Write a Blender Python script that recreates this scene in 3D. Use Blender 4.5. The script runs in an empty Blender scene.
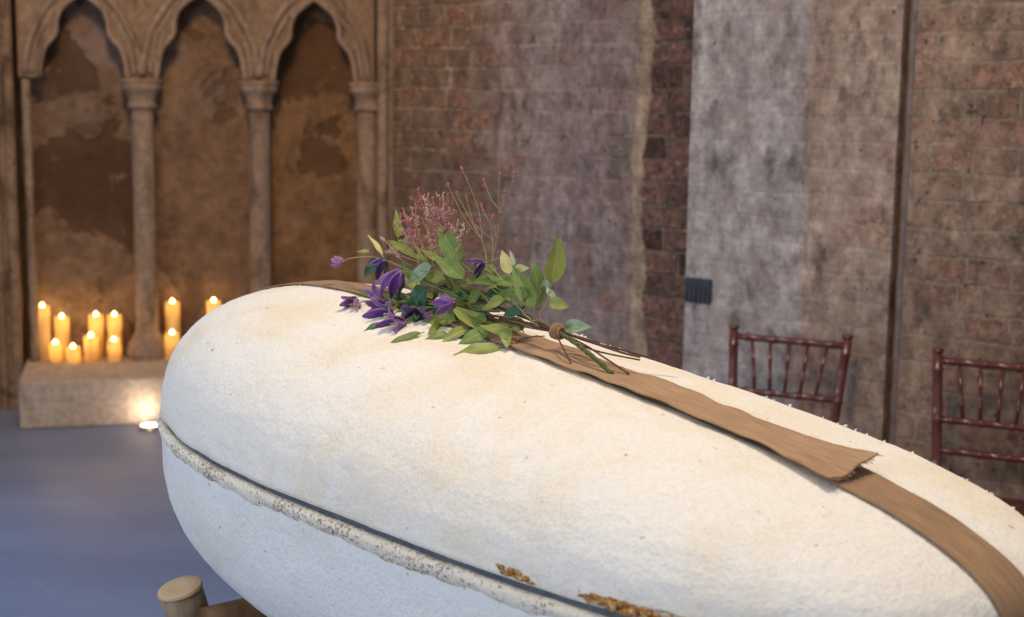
import bpy, bmesh, math, random
from mathutils import Vector, Matrix, noise
random.seed(7)
C = bpy.context.scene.collection
SC = bpy.context.scene
PI = math.pi

# ------------------------------------------------------------------ camera
H, F, PITCH, ROLL = 1.68, 1422.0, math.atan(203.5/1422.0), math.radians(0.8)
cd = bpy.data.cameras.new('camera'); cam = bpy.data.objects.new('camera', cd); C.objects.link(cam)
cd.sensor_width = 36; cd.lens = 36*F/1024
cam.matrix_world = Matrix.Translation((0, 0, H)) @ Matrix.Rotation(PI/2-PITCH, 4, 'X') @ Matrix.Rotation(ROLL, 4, 'Z')
cd.dof.use_dof = True; cd.dof.focus_distance = 2.6; cd.dof.aperture_fstop = 4.0
cd.clip_start = .05
SC.camera = cam
# ------------------------------------------------------------------ light
SC.view_settings.view_transform = 'Standard'; SC.view_settings.look = 'None'
SC.view_settings.exposure = 0.85; SC.view_settings.gamma = 1; SC.view_settings.use_curve_mapping = False
w = bpy.data.worlds.new('world'); SC.world = w; w.use_nodes = True
w.node_tree.nodes['Background'].inputs[0].default_value = (.80, .86, 1.0, 1)
w.node_tree.nodes['Background'].inputs[1].default_value = .22

def lamp(name, typ, loc, target, energy, color, **kw):
    l = bpy.data.lights.new(name, typ); l.energy = energy; l.color = color
    for k, v in kw.items(): setattr(l, k, v)
    o = bpy.data.objects.new(name, l); C.objects.link(o); o.location = loc
    o.rotation_euler = (Vector(target)-Vector(loc)).to_track_quat('-Z', 'Y').to_euler()
    return o
# warm ceiling spotlight over the coffin, cool window daylight from behind the photographer; added fills are marked
lamp('coffin_spot_light', 'SPOT', (1.0, 2.9, 4.7), (.15, 2.35, 1.2), 225, (1, .83, .62), spot_size=math.radians(56), spot_blend=.8, shadow_soft_size=.28)
lamp('coffin_spot_light', 'SPOT', (-.75, 1.45, 4.7), (.05, 2.4, 1.0), 50, (1, .84, .64), spot_size=math.radians(44), spot_blend=.8, shadow_soft_size=.2)  # second overhead lamp, added so the coffin rim catches warm light
lamp('window_light', 'AREA', (-3.2, -.6, 2.4), (-.2, 2.6, .9), 50, (.74, .85, 1), shape='RECTANGLE', size=1.6, size_y=2.4)
lamp('side_cool_fill', 'AREA', (-4.6, 3.6, 2.2), (-1.9, 4.4, 0), 14, (.60, .76, 1), shape='RECTANGLE', size=1.2, size_y=1.8, spread=math.radians(75))  # unseen cool fill, added to turn the floor bluer
lamp('arcade_warm_fill', 'SPOT', (-1.2, 4.2, 4.6), (-1.6, 7.6, 1.4), 255, (1, .66, .38), spot_size=math.radians(75), spot_blend=.9, shadow_soft_size=.4)  # added fill, gives the arcade its dim warm ambient light
lamp('wall_wash_light', 'SPOT', (-.3, 2.2, 4.6), (1.1, 5.2, 1.6), 170, (1, .80, .62), spot_size=math.radians(70), spot_blend=.9, shadow_soft_size=.4)

# ------------------------------------------------------------------ place helpers
def ray(px, py):
    dx, dy = px-512, py-308.5
    cr, sr = math.cos(ROLL), math.sin(ROLL)
    u, v = dx*cr+dy*sr, -dx*sr+dy*cr
    c, s = math.cos(PITCH), math.sin(PITCH)
    return Vector((u, F*c-v*s, -F*s-v*c))/F
def at(px, py, Y):
    r = ray(px, py); r = r*(Y/r.y); return Vector((r.x, r.y, H+r.z))
def on_z(px, py, z):
    r = ray(px, py); r = r*((z-H)/r.z); return Vector((r.x, r.y, z))
def on_plane(px, py, p0, n):
    r = ray(px, py); o = Vector((0, 0, H)); return o+r*(n.dot(p0-o)/n.dot(r))

def obj(name, bm, mat, parent=None, smooth=True, label=None):
    me = bpy.data.meshes.new(name); bm.normal_update(); bm.to_mesh(me); bm.free()
    for m in (mat if isinstance(mat, (list, tuple)) else [mat]): me.materials.append(m)
    if smooth:
        for p in me.polygons: p.use_smooth = True
    o = bpy.data.objects.new(name, me); C.objects.link(o)
    if parent is not None: o.parent = parent
    if label: o['label'] = label
    return o
def thing(name, label, cat, loc=(0, 0, 0), rotz=0, group=None, kind=None):
    o = bpy.data.objects.new(name, None); C.objects.link(o); o.location = loc; o.rotation_euler = (0, 0, rotz)
    o.empty_display_size = .1
    return tag(o, label, cat, group, kind)
def tag(o, label, cat, group=None, kind=None):
    o['label'] = label; o['category'] = cat
    if group: o['group'] = group
    if kind: o['kind'] = kind
    return o
def struct(o):
    o['kind'] = 'structure'; return o

def add_box(bm, x0, x1, y0, y1, z0, z1, bev=0):
    g = bmesh.ops.create_cube(bm, size=1)
    vs = g['verts']
    for v in vs: v.co = Vector(((x0+x1)/2+v.co.x*(x1-x0), (y0+y1)/2+v.co.y*(y1-y0), (z0+z1)/2+v.co.z*(z1-z0)))
    if bev:
        es = list({e for v in vs for e in v.link_edges})
        bmesh.ops.bevel(bm, geom=es, offset=bev, segments=2, profile=.5, affect='EDGES')
def add_lathe(bm, prof, center=(0, 0, 0), seg=20, axis=None):
    """prof: [(r, z)]; closed at poles where r==0"""
    c = Vector(center)
    q = Vector(axis).to_track_quat('Z', 'X') if axis is not None else None
    rings = []
    for r, z in prof:
        ring = []
        n = 1 if r == 0 else seg
        for i in range(n):
            a = 2*PI*i/seg
            p = Vector((r*math.cos(a), r*math.sin(a), z))
            if q: p = q @ p
            ring.append(bm.verts.new(c+p))
        rings.append(ring)
    for A, B in zip(rings[:-1], rings[1:]):
        for i in range(seg):
            j = (i+1) % seg
            if len(A) == 1 and len(B) == 1: continue
            if len(A) == 1: bm.faces.new((A[0], B[j], B[i])) if False else bm.faces.new((A[0], B[i], B[j]))
            elif len(B) == 1: bm.faces.new((A[j], A[i], B[0])) if False else bm.faces.new((A[i], A[j], B[0]))
            else: bm.faces.new((A[i], A[j], B[j], B[i]))
def add_tube(bm, pts, rad, seg=8, cap=True):
    pts = [Vector(p) for p in pts]; n = len(pts)
    rads = rad if isinstance(rad, (list, tuple)) else [rad]*n
    up = None; rings = []
    for i, p in enumerate(pts):
        t = (pts[min(i+1, n-1)]-pts[max(i-1, 0)]).normalized()
        if up is None: up = t.orthogonal().normalized()
        up = (up-t*up.dot(t)).normalized() if (up-t*up.dot(t)).length > 1e-5 else t.orthogonal().normalized()
        b = t.cross(up)
        rings.append([bm.verts.new(p+(up*math.cos(2*PI*k/seg)+b*math.sin(2*PI*k/seg))*rads[i]) for k in range(seg)])
    for A, B in zip(rings[:-1], rings[1:]):
        for k in range(seg): bm.faces.new((A[k], A[(k+1) % seg], B[(k+1) % seg], B[k]))
    if cap:
        bm.faces.new(rings[0][::-1]); bm.faces.new(rings[-1])
def crom(pts, n=6):
    pts = [Vector(p) for p in pts]; out = []
    for i in range(len(pts)-1):
        p0 = pts[max(i-1, 0)]; p1 = pts[i]; p2 = pts[i+1]; p3 = pts[min(i+2, len(pts)-1)]
        for k in range(n):
            t = k/n
            out.append(.5*((2*p1)+(p2-p0)*t+(2*p0-5*p1+4*p2-p3)*t*t+(3*p1-p0-3*p2+p3)*t**3))
    out.append(pts[-1]); return out

# ------------------------------------------------------------------ materials
class NT:
    def __init__(s, name, rough=.8, spec=.3):
        s.m = bpy.data.materials.new(name); s.m.use_nodes = True; s.t = s.m.node_tree
        s.b = s.t.nodes['Principled BSDF']; s.b.inputs['Roughness'].default_value = rough
        s.b.inputs['Specular IOR Level'].default_value = spec
        s.tc = s.t.nodes.new('ShaderNodeTexCoord')
    def n(s, typ, **kw):
        n = s.t.nodes.new(typ)
        for k, v in kw.items(): setattr(n, k, v)
        return n
    def link(s, a, b): s.t.links.new(a, b)
    def setin(s, node, **kw):
        for k, v in kw.items():
            i = node.inputs[k]
            if hasattr(v, 'is_output') or isinstance(v, bpy.types.NodeSocket): s.link(v, i)
            else: i.default_value = v
    def co(s, scale=(1, 1, 1), loc=(0, 0, 0), rot=(0, 0, 0), src=None):
        mp = s.n('ShaderNodeMapping'); mp.inputs['Scale'].default_value = scale; mp.inputs['Location'].default_value = loc
        mp.inputs['Rotation'].default_value = rot
        s.link(src or s.tc.outputs['Object'], mp.inputs['Vector']); return mp.outputs['Vector']
    def noise(s, scale, vec=None, detail=6, rough=.6, dist=0):
        n = s.n('ShaderNodeTexNoise'); n.inputs['Scale'].default_value = scale; n.inputs['Detail'].default_value = detail
        n.inputs['Roughness'].default_value = rough; n.inputs['Distortion'].default_value = dist
        s.link(vec or s.tc.outputs['Object'], n.inputs['Vector']); return n.outputs['Fac']
    def ramp(s, fac, stops, interp='LINEAR'):
        r = s.n('ShaderNodeValToRGB'); r.color_ramp.interpolation = interp
        e = r.color_ramp.elements
        while len(e) < len(stops): e.new(.5)
        for el, (p, c) in zip(e, stops):
            el.position = p; el.color = (c, c, c, 1) if isinstance(c, (int, float)) else (*c, 1)
        s.link(fac, r.inputs['Fac']); return r.outputs['Color']
    def mix(s, fac, a, b, mode='MIX'):
        m = s.n('ShaderNodeMix', data_type='RGBA', blend_type=mode)
        for i, v in ((0, fac), (6, a), (7, b)):
            if isinstance(v, bpy.types.NodeSocket): s.link(v, m.inputs[i])
            elif i == 0: m.inputs[0].default_value = v
            else: m.inputs[i].default_value = (*v, 1)
        return m.outputs[2]
    def math(s, op, a, b=0.0, c=None):
        m = s.n('ShaderNodeMath', operation=op)
        for i, v in enumerate((a, b) if c is None else (a, b, c)):
            if isinstance(v, bpy.types.NodeSocket): s.link(v, m.inputs[i])
            else: m.inputs[i].default_value = v
        return m.outputs[0]
    def color(s, c):
        if isinstance(c, bpy.types.NodeSocket): s.link(c, s.b.inputs['Base Color'])
        else: s.b.inputs['Base Color'].default_value = (*c, 1)
    def bump(s, h, strength=.5, dist=.01, prev=None):
        b = s.n('ShaderNodeBump'); b.inputs['Strength'].default_value = strength; b.inputs['Distance'].default_value = dist
        s.link(h, b.inputs['Height'])
        if prev is not None: s.link(prev, b.inputs['Normal'])
        s.link(b.outputs['Normal'], s.b.inputs['Normal']); return b.outputs['Normal']

def masonry(name, zones, brick=(.25, .093), mortar=1.0, bump=.9, seed=0):
    """old wall of bricks under worn limewash. zones: (position along wall 0..1 of [xmin,xmax], wash amount, wash colour, brick colour)"""
    x0, x1, stops = zones
    t = NT(name, .92, .15)
    sep = t.n('ShaderNodeSeparateXYZ'); t.link(t.tc.outputs['Object'], sep.inputs[0])
    wob = t.noise(3.2, detail=8, rough=.65)
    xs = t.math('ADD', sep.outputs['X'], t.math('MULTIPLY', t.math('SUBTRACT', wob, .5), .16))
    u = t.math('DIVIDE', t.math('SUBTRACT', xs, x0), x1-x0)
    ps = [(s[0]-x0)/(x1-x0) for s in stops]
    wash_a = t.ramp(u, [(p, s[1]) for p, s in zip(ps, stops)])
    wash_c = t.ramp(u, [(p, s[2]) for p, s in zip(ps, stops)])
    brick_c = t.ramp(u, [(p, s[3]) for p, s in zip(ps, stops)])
    # brick coordinates: x along the wall, z up, with a wobble so courses are uneven
    nv = t.n('ShaderNodeTexNoise'); nv.inputs['Scale'].default_value = 5; nv.inputs['Detail'].default_value = 3
    t.link(t.tc.outputs['Object'], nv.inputs['Vector'])
    comb = t.n('ShaderNodeCombineXYZ'); t.link(sep.outputs['X'], comb.inputs[0]); t.link(sep.outputs['Z'], comb.inputs[1])
    va = t.n('ShaderNodeVectorMath', operation='MULTIPLY_ADD'); t.link(nv.outputs['Color'], va.inputs[0])
    va.inputs[1].default_value = (.035, .034, 0); t.link(comb.outputs[0], va.inputs[2])
    bt = t.n('ShaderNodeTexBrick'); bt.offset = .5; bt.squash = .6; bt.squash_frequency = 2
    t.link(va.outputs[0], bt.inputs['Vector'])
    t.setin(bt, Scale=1.0); bt.inputs['Mortar Size'].default_value = .008; bt.inputs['Mortar Smooth'].default_value = .5
    bt.inputs['Brick Width'].default_value = brick[0]; bt.inputs['Row Height'].default_value = brick[1]
    bt.inputs['Bias'].default_value = 0
    bt.inputs['Color1'].default_value = (0, 0, 0, 1); bt.inputs['Color2'].default_value = (1, 1, 1, 1); bt.inputs['Mortar'].default_value = (.5, .5, .5, 1)
    tone = t.ramp(bt.outputs['Color'], [(0, .38), (.5, .95), (1, 1.55)])
    bc = t.mix(1, brick_c, tone, 'MULTIPLY')
    red = t.ramp(bt.outputs['Color'], [(.35, 0), (.8, .55)])
    bc = t.mix(t.math('MULTIPLY', red, .4), bc, (.19, .08, .052))
    speck = t.noise(38, detail=8, rough=.7)
    bc = t.mix(1, bc, t.ramp(speck, [(.32, .35), (.5, 1), (.68, 1.8)]), 'MULTIPLY')
    mort = t.mix(t.ramp(t.noise(11), [(.35, 0), (.65, 1)]), tuple(v*mortar for v in (.32, .25, .185)), tuple(v*mortar for v in (.15, .11, .08)))
    bc = t.mix(bt.outputs['Fac'], bc, mort)
    # limewash: worn off in blotches, thinner on brick faces picked by chance
    big = t.noise(3.4, t.co(loc=(seed, 0, 3)), 9, .68, .6)
    fine = t.noise(17, t.co(scale=(1, 1, .6), loc=(seed, 2, 0)), 8, .72)
    cover = t.math('ADD', t.math('MULTIPLY', big, .62), t.math('MULTIPLY', fine, .38))
    cover = t.math('ADD', cover, t.math('MULTIPLY', t.math('SUBTRACT', bt.outputs['Color'], .5), -.20))
    cover = t.math('ADD', cover, t.math('SUBTRACT', wash_a, .5))
    mask = t.ramp(cover, [(.43, 0), (.57, 1)])
    wc = t.mix(1, wash_c, t.ramp(t.noise(7.5, t.co(scale=(1, 1, .55), loc=(0, seed, 1)), 9, .7), [(.28, .52), (.5, 1), (.72, 1.45)]), 'MULTIPLY')
    wc = t.mix(1, wc, t.ramp(t.noise(15, t.co(scale=(1, 1, .8), loc=(seed, 5, 5)), detail=10, rough=.78), [(.34, .42), (.5, 1), (.66, 1.6)]), 'MULTIPLY')
    wc = t.mix(t.ramp(t.noise(6, t.co(loc=(seed, 8, 1)), 6, .6), [(.5, 0), (.66, .55)]), wc, brick_c)
    wc = t.mix(t.math('MULTIPLY', bt.outputs['Fac'], t.ramp(fine, [(.47, 0), (.62, .42)])), wc, (.46, .37, .29))
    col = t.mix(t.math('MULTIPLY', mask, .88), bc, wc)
    # dark soot smears with a shape of their own and small holes
    dark_smear = t.ramp(t.noise(5.5, t.co(scale=(1.6, 1, .9), loc=(4, seed, 7)), 7, .62), [(.56, 0), (.70, .75)])
    col = t.mix(dark_smear, col, (.055, .042, .036))
    pits = t.ramp(t.noise(42, t.co(scale=(1, 1, .8), loc=(9, seed, 2)), 5, .6), [(.655, 0), (.70, .75)])
    col = t.mix(pits, col, (.04, .03, .027))
    fl = t.ramp(t.noise(36, t.co(loc=(3, 1, seed)), 6, .68), [(.60, 0), (.68, .6)])
    col = t.mix(fl, col, t.mix(.55, col, (.62, .50, .40)))
    t.color(col)
    relief = t.math('MULTIPLY', t.math('MULTIPLY', bt.outputs['Fac'], -.6), t.math('SUBTRACT', 1.0, t.math('MULTIPLY', mask, .8)))
    hgt = t.math('ADD', relief, t.math('ADD', t.math('MULTIPLY', speck, .5), t.math('MULTIPLY', big, .8)))
    hgt = t.math('ADD', hgt, t.math('MULTIPLY', pits, -1.0))
    t.bump(hgt, bump, .012)
    return t.m

def stone(name, a, b, dark, dark_amt=.62, scale=2.4, rough=.9, stretch=.6, seed=0, bump=.4):
    t = NT(name, rough, .2)
    big = t.noise(scale, t.co(scale=(1, 1, stretch), loc=(seed, seed, 0)), 10, .66, .9)
    c = t.mix(t.ramp(big, [(.34, 0), (.62, 1)]), a, b)
    st = t.ramp(t.noise(scale*.9, t.co(scale=(1.2, 1, stretch), loc=(seed+5, 0, 2)), 8, .6, 1.4), [(dark_amt-.10, 0), (dark_amt, .55), (dark_amt+.08, .95)])
    c = t.mix(st, c, dark)
    f = t.noise(30, detail=6)
    c = t.mix(1, c, t.ramp(f, [(.3, .75), (.7, 1.25)]), 'MULTIPLY')
    t.color(c)
    t.bump(t.math('ADD', t.math('MULTIPLY', big, 1.0), t.math('MULTIPLY', f, .3)), bump, .02)
    return t.m
def plain(name, c, rough=.5, spec=.4, var=.15, scale=20, bump=0, metal=0):
    t = NT(name, rough, spec); t.b.inputs['Metallic'].default_value = metal
    n = t.noise(scale)
    t.color(t.mix(1, c, t.ramp(n, [(.25, 1-var), (.75, 1+var)]), 'MULTIPLY'))
    if bump: t.bump(n, bump, .004)
    return t.m

M = {}
M['arcade'] = stone('arcade_limestone', (.30, .205, .13), (.22, .14, .085), (.09, .055, .034), .60, 5.0, seed=1, bump=.7)
M['column'] = stone('column_stone', (.33, .235, .165), (.26, .18, .125), (.13, .085, .055), .62, 6, stretch=.4, seed=4)
M['ledge'] = stone('ledge_stone', (.46, .375, .30), (.40, .315, .245), (.26, .185, .13), .70, 3, seed=6, bump=.15)
def panel_mat(name, seed, top, low, dk, bands, grey):
    # bands: (height, how far the dark damp patch has spread there)
    t = NT(name, .92, .15)
    sep = t.n('ShaderNodeSeparateXYZ'); t.link(t.tc.outputs['Object'], sep.inputs[0])
    zz = t.math('DIVIDE', sep.outputs['Z'], 2.6)
    big = t.noise(4.2, t.co(scale=(1, 1, .75), loc=(seed, 0, seed*.7)), 10, .66, .8)
    c = t.mix(t.ramp(big, [(.36, 0), (.62, 1)]), top, low)
    mot = t.noise(11, t.co(loc=(seed, 4, 2)), 9, .7)
    c = t.mix(1, c, t.ramp(mot, [(.32, .62), (.5, 1), (.68, 1.38)]), 'MULTIPLY')
    gp = t.ramp(t.math('ADD', t.noise(5, t.co(loc=(7, 0, seed)), 9, .65, .6), t.ramp(zz, [(0, 0), (.58, .02), (.70, grey), (1, grey)])), [(.60, 0), (.74, .75)])
    c = t.mix(gp, c, (.27, .20, .165))
    v = t.math('ADD', t.noise(2.8, t.co(scale=(1.1, 1, .8), loc=(seed*2.1, 3, 1)), 10, .6, .6), t.ramp(zz, [(z/2.6, a) for z, a in bands]))
    pt = t.ramp(v, [(.60, 0), (.63, .8), (.8, 1)])
    c = t.mix(pt, c, t.mix(t.noise(13, detail=8), dk, tuple(q*2.0 for q in dk)))
    pl = t.ramp(t.noise(8, t.co(scale=(1.2, 1, .8), loc=(0, 0, seed)), 9, .68, .8), [(.60, 0), (.68, .55)])
    c = t.mix(pl, c, (.34, .24, .17))
    pit = t.ramp(t.noise(16, t.co(loc=(seed, 1, 1)), 4, .5), [(.68, 0), (.73, .7)])
    c = t.mix(pit, c, (.05, .03, .02))
    t.color(c)
    t.bump(t.math('ADD', t.math('ADD', big, mot), t.math('MULTIPLY', pt, -.5)), .8, .03)
    return t.m
M['panel_first'] = panel_mat('niche_plaster_dark', 2.0, (.25, .155, .095), (.18, .115, .075), (.065, .036, .02), [(0, 0), (.75, .0), (1.0, .10), (1.12, .30), (1.32, .28), (1.48, .06), (1.8, .05), (2.2, .12)], .16)
M['panel_second'] = panel_mat('niche_plaster_brown', 5.3, (.26, .16, .09), (.20, .12, .07), (.095, .055, .032), [(0, 0), (1.4, .0), (1.6, .08), (2.3, .10)], .12)
M['panel_third'] = panel_mat('niche_plaster_ochre', 8.2, (.26, .145, .068), (.21, .12, .06), (.075, .04, .02), [(0, 0), (1.3, .03), (1.62, .06), (1.75, .24), (2.05, .26), (2.3, .05)], 0)
# wall zones: (metres along wall, wash amount, wash colour, brick colour)
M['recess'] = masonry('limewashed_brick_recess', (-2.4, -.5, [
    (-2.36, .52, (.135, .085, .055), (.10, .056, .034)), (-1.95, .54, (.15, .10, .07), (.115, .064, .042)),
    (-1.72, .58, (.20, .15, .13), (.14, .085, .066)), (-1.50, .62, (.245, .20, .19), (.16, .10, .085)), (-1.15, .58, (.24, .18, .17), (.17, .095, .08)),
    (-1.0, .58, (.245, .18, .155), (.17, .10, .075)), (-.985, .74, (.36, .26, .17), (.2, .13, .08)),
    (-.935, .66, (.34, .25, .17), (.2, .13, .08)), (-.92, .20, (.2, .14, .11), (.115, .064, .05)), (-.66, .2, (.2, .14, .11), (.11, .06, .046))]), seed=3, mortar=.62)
M['pier'] = masonry('limewashed_pier', (-.6, .3, [
    (-.55, .78, (.40, .345, .315), (.26, .18, .145)), (-.14, .78, (.38, .33, .305), (.26, .18, .145)),
    (-.08, .58, (.40, .29, .22), (.27, .16, .115)), (.27, .60, (.40, .29, .215), (.27, .165, .12))]), seed=11)
M['end'] = masonry('patched_brick_wall', (.28, 3.0, [
    (.30, .58, (.33, .22, .15), (.21, .125, .088)), (.5, .54, (.30, .20, .135), (.19, .11, .075)), (.95, .52, (.28, .18, .12), (.18, .10, .07)), (2.9, .5, (.3, .22, .16), (.2, .12, .09))]), seed=17, bump=.8)
M['pipe'] = plain('grey_render_strip', (.19, .145, .125), .85, .2, .3, 25, .4)
M['rust'] = plain('rust_stain', (.20, .105, .045), .9, .1, .45, 30, .5)
M['dark_smear'] = plain('dark_paint', (.045, .047, .055), .7, .3, .35, 40, .5)
# floor
t = NT('blue_grey_stone_floor', .42, .35)
sw = t.noise(1.6, t.co(scale=(.35, 2.2, 1)), 7, .6)
c = t.mix(t.ramp(sw, [(.3, 0), (.7, 1)]), (.16, .19, .28), (.20, .23, .33))  # blue-grey stone, with cool window reflection mixed into the colour
bt = t.n('ShaderNodeTexBrick'); bt.offset = .5; t.link(t.co(rot=(0, 0, math.radians(-38))), bt.inputs['Vector'])
bt.inputs['Scale'].default_value = 1; bt.inputs['Brick Width'].default_value = 1.1; bt.inputs['Row Height'].default_value = .75; bt.inputs['Mortar Size'].default_value = .004
bt.inputs['Color1'].default_value = (.92, .92, .92, 1); bt.inputs['Color2'].default_value = (1.06, 1.06, 1.06, 1); bt.inputs['Mortar'].default_value = (1.12, 1.12, 1.12, 1)
c = t.mix(1, c, bt.outputs['Color'], 'MULTIPLY')
sp = t.ramp(t.noise(3, t.co(loc=(3, 3, 0)), 5), [(.62, 0), (.75, .5)])
c = t.mix(sp, c, (.12, .115, .15)); t.color(c)
t.bump(t.noise(60), .05, .003); M['floor'] = t.m

# coffin
def coffin_mat(name, base, warm):
    t = NT(name, .88, .2)
    n1 = t.noise(4.2, detail=8, rough=.62, dist=.4)
    c = t.mix(t.ramp(n1, [(.46, 0), (.70, 1)]), base, warm)
    grain = t.noise(150, detail=4, rough=.65); med = t.noise(34, detail=6, rough=.6)
    c = t.mix(1, c, t.ramp(grain, [(.30, .90), (.5, 1), (.7, 1.05)]), 'MULTIPLY')
    c = t.mix(t.ramp(t.noise(55, t.co(loc=(2, 4, 1)), 2, .4), [(.745, 0), (.77, .6)]), c, (.30, .21, .14))
    t.color(c)
    h = t.math('ADD', t.math('MULTIPLY', grain, .45), t.math('MULTIPLY', med, .8))
    t.bump(h, .85, .0065)
    return t.m
M['lid'] = coffin_mat('cream_mycelium', (.82, .765, .69), (.78, .66, .50))
M['tub'] = coffin_mat('pale_mycelium', (.78, .76, .74), (.74, .69, .62))
t = NT('crumbly_cream_rim', .9, .15)
sepz = t.n('ShaderNodeSeparateXYZ'); t.link(t.tc.outputs['Object'], sepz.inputs[0])
spk = t.noise(170, detail=5, rough=.7)
pz = t.noise(7, detail=4)
m1 = t.ramp(t.math('ADD', spk, t.math('MULTIPLY', t.math('SUBTRACT', pz, .5), .5)), [(.545, 0), (.60, .85)])
c = t.mix(m1, (.95, .85, .70), t.mix(t.noise(150), (.42, .22, .09), (.10, .06, .035)))
t.color(c); t.bump(spk, .8, .006); M['rim'] = t.m
M['gap'] = plain('seam_gap_shade', (.10, .115, .135), .9, .1, .3, 40, .3)  # shade inside the open seam, as a dark colour
t = NT('orange_brown_crust', .85, .25)
n1 = t.noise(110, detail=8, rough=.7)
t.color(t.ramp(n1, [(.32, (.13, .055, .018)), (.46, (.40, .18, .045)), (.56, (.60, .34, .11)), (.68, (.85, .70, .46))])); t.bump(n1, .8, .006); M['crust'] = t.m
M['crust_grey'] = plain('grey_brown_crust', (.36, .30, .24), .9, .2, .45, 60, .8)
# hessian
def hessian(name, c1, c2):
    t = NT(name, .95, .1)
    uv = t.tc.outputs['UV']
    def wv(axis, sc):
        wn = t.n('ShaderNodeTexWave', wave_type='BANDS', bands_direction=axis); wn.inputs['Scale'].default_value = sc
        wn.inputs['Distortion'].default_value = 1.5; wn.inputs['Detail'].default_value = 2; wn.inputs['Detail Scale'].default_value = 1.2
        t.link(uv, wn.inputs['Vector']); return wn.outputs['Fac']
    a, b = wv('X', 85), wv('Y', 95)
    wvv = t.math('MAXIMUM', a, b)
    n = t.noise(9, t.co(scale=(1, 1, 1)), 6)
    c = t.mix(t.ramp(n, [(.3, 0), (.7, 1)]), c1, c2)
    c = t.mix(1, c, t.ramp(wvv, [(.2, .68), (.8, 1.12)]), 'MULTIPLY')
    th = t.noise(30, t.co(scale=(.5, 8, 1), src=uv), 4)
    c = t.mix(1, c, t.ramp(th, [(.3, .72), (.7, 1.22)]), 'MULTIPLY')
    t.color(c); t.bump(wvv, .45, .002)
    t.b.inputs['Sheen Weight'].default_value = .1
    return t.m
M['hessian'] = hessian('brown_hessian', (.36, .215, .115), (.30, .175, .095))
M['hessian_top'] = hessian('tan_hessian', (.43, .265, .145), (.37, .22, .12))
M['shade_line'] = plain('edge_shadow_dark', (.05, .04, .03), .9, .1)  # near-black, for the shadow line beside the upper strap
# wood
def wood(name, a, b, scale=(6, 6, 60), rough=.6, ringy=False):
    t = NT(name, rough, .3)
    n = t.noise(1.0, t.co(scale=scale), 8, .6, .6)
    t.color(t.mix(t.ramp(n, [(.3, 0), (.7, 1)]), a, b)); t.bump(n, .4, .004); return t.m
M['bark'] = wood('weathered_log', (.34, .24, .15), (.22, .145, .085), (40, 40, 5))
M['beam'] = wood('brown_beam', (.25, .135, .06), (.16, .08, .035), (40, 40, 5))
t = NT('cut_log_end', .75, .25)
ctr = t.n('ShaderNodeVectorMath', operation='LENGTH'); t.link(t.co(scale=(1, 1, 0)), ctr.inputs[0])
rg = t.math('SINE', t.math('MULTIPLY', t.math('ADD', ctr.outputs['Value'], t.math('MULTIPLY', t.noise(25), .006)), 520))
t.color(t.mix(t.ramp(rg, [(0, 0), (1, .35)]), (.56, .38, .22), (.40, .25, .13))); M['log_end'] = t.m
t = NT('mahogany_lacquer', .22, .5)
n = t.noise(1, t.co(scale=(60, 60, 8)), 5)
t.color(t.mix(n, (.16, .034, .02), (.09, .02, .013))); t.b.inputs['Coat Weight'].default_value = .4; t.b.inputs['Coat Roughness'].default_value = .15; M['mahogany'] = t.m
M['cushion'] = plain('ivory_cushion', (.62, .56, .46), .85, .2, .1)
# candles
t = NT('candle_wax', .5, .4); t.color((.80, .60, .28))
tr = t.n('ShaderNodeBsdfTranslucent'); tr.inputs['Color'].default_value = (.84, .60, .24, 1)
mx = t.n('ShaderNodeMixShader'); mx.inputs[0].default_value = .45
t.link(t.b.outputs[0], mx.inputs[1]); t.link(tr.outputs[0], mx.inputs[2]); t.link(mx.outputs[0], t.t.nodes['Material Output'].inputs['Surface']); M['wax'] = t.m
M['wick'] = plain('wick', (.03, .025, .02), .9)
def emis(name, c, s):
    m = bpy.data.materials.new(name); m.use_nodes = True; b = m.node_tree.nodes['Principled BSDF']
    b.inputs['Base Color'].default_value = (*c, 1); b.inputs['Emission Color'].default_value = (*c, 1); b.inputs['Emission Strength'].default_value = s
    return m
M['flame'] = emis('flame', (1, .74, .34), 6)
M['lens'] = emis('lamp_lens', (1, .88, .68), 5)
M['steel'] = plain('brushed_steel', (.35, .34, .33), .35, .5, .1, 20, 0, .9)
# plants
def leafmat(name, c, c2, back, rough=.45):
    t = NT(name, rough, .35)
    n = t.noise(45, detail=5)
    uv = t.n('ShaderNodeSeparateXYZ'); t.link(t.tc.outputs['UV'], uv.inputs[0])
    vein = t.ramp(t.math('ABSOLUTE', t.math('SUBTRACT', uv.outputs['X'], .5)), [(0, .7), (.05, 0)])
    side = t.math('SINE', t.math('MULTIPLY', t.math('SUBTRACT', t.math('MULTIPLY', uv.outputs['Y'], 9.0), t.math('MULTIPLY', t.math('ABSOLUTE', t.math('SUBTRACT', uv.outputs['X'], .5)), 7.0)), 2*PI))
    sv = t.ramp(side, [(.90, 0), (1, .35)])
    c_ = t.mix(t.ramp(n, [(.35, 0), (.65, 1)]), c, c2)
    c_ = t.mix(t.math('MAXIMUM', vein, sv), c_, back)
    geo = t.n('ShaderNodeNewGeometry')
    c_ = t.mix(t.math('MULTIPLY', geo.outputs['Backfacing'], .6), c_, back)
    t.color(c_)
    tr = t.n('ShaderNodeBsdfTranslucent'); t.link(c_, tr.inputs['Color'])
    mx = t.n('ShaderNodeMixShader'); mx.inputs[0].default_value = .25
    t.link(t.b.outputs[0], mx.inputs[1]); t.link(tr.outputs[0], mx.inputs[2])
    t.link(mx.outputs[0], t.t.nodes['Material Output'].inputs['Surface'])
    t.bump(t.math('ADD', n, t.math('MULTIPLY', sv, -1)), .3, .002)
    return t.m
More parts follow.
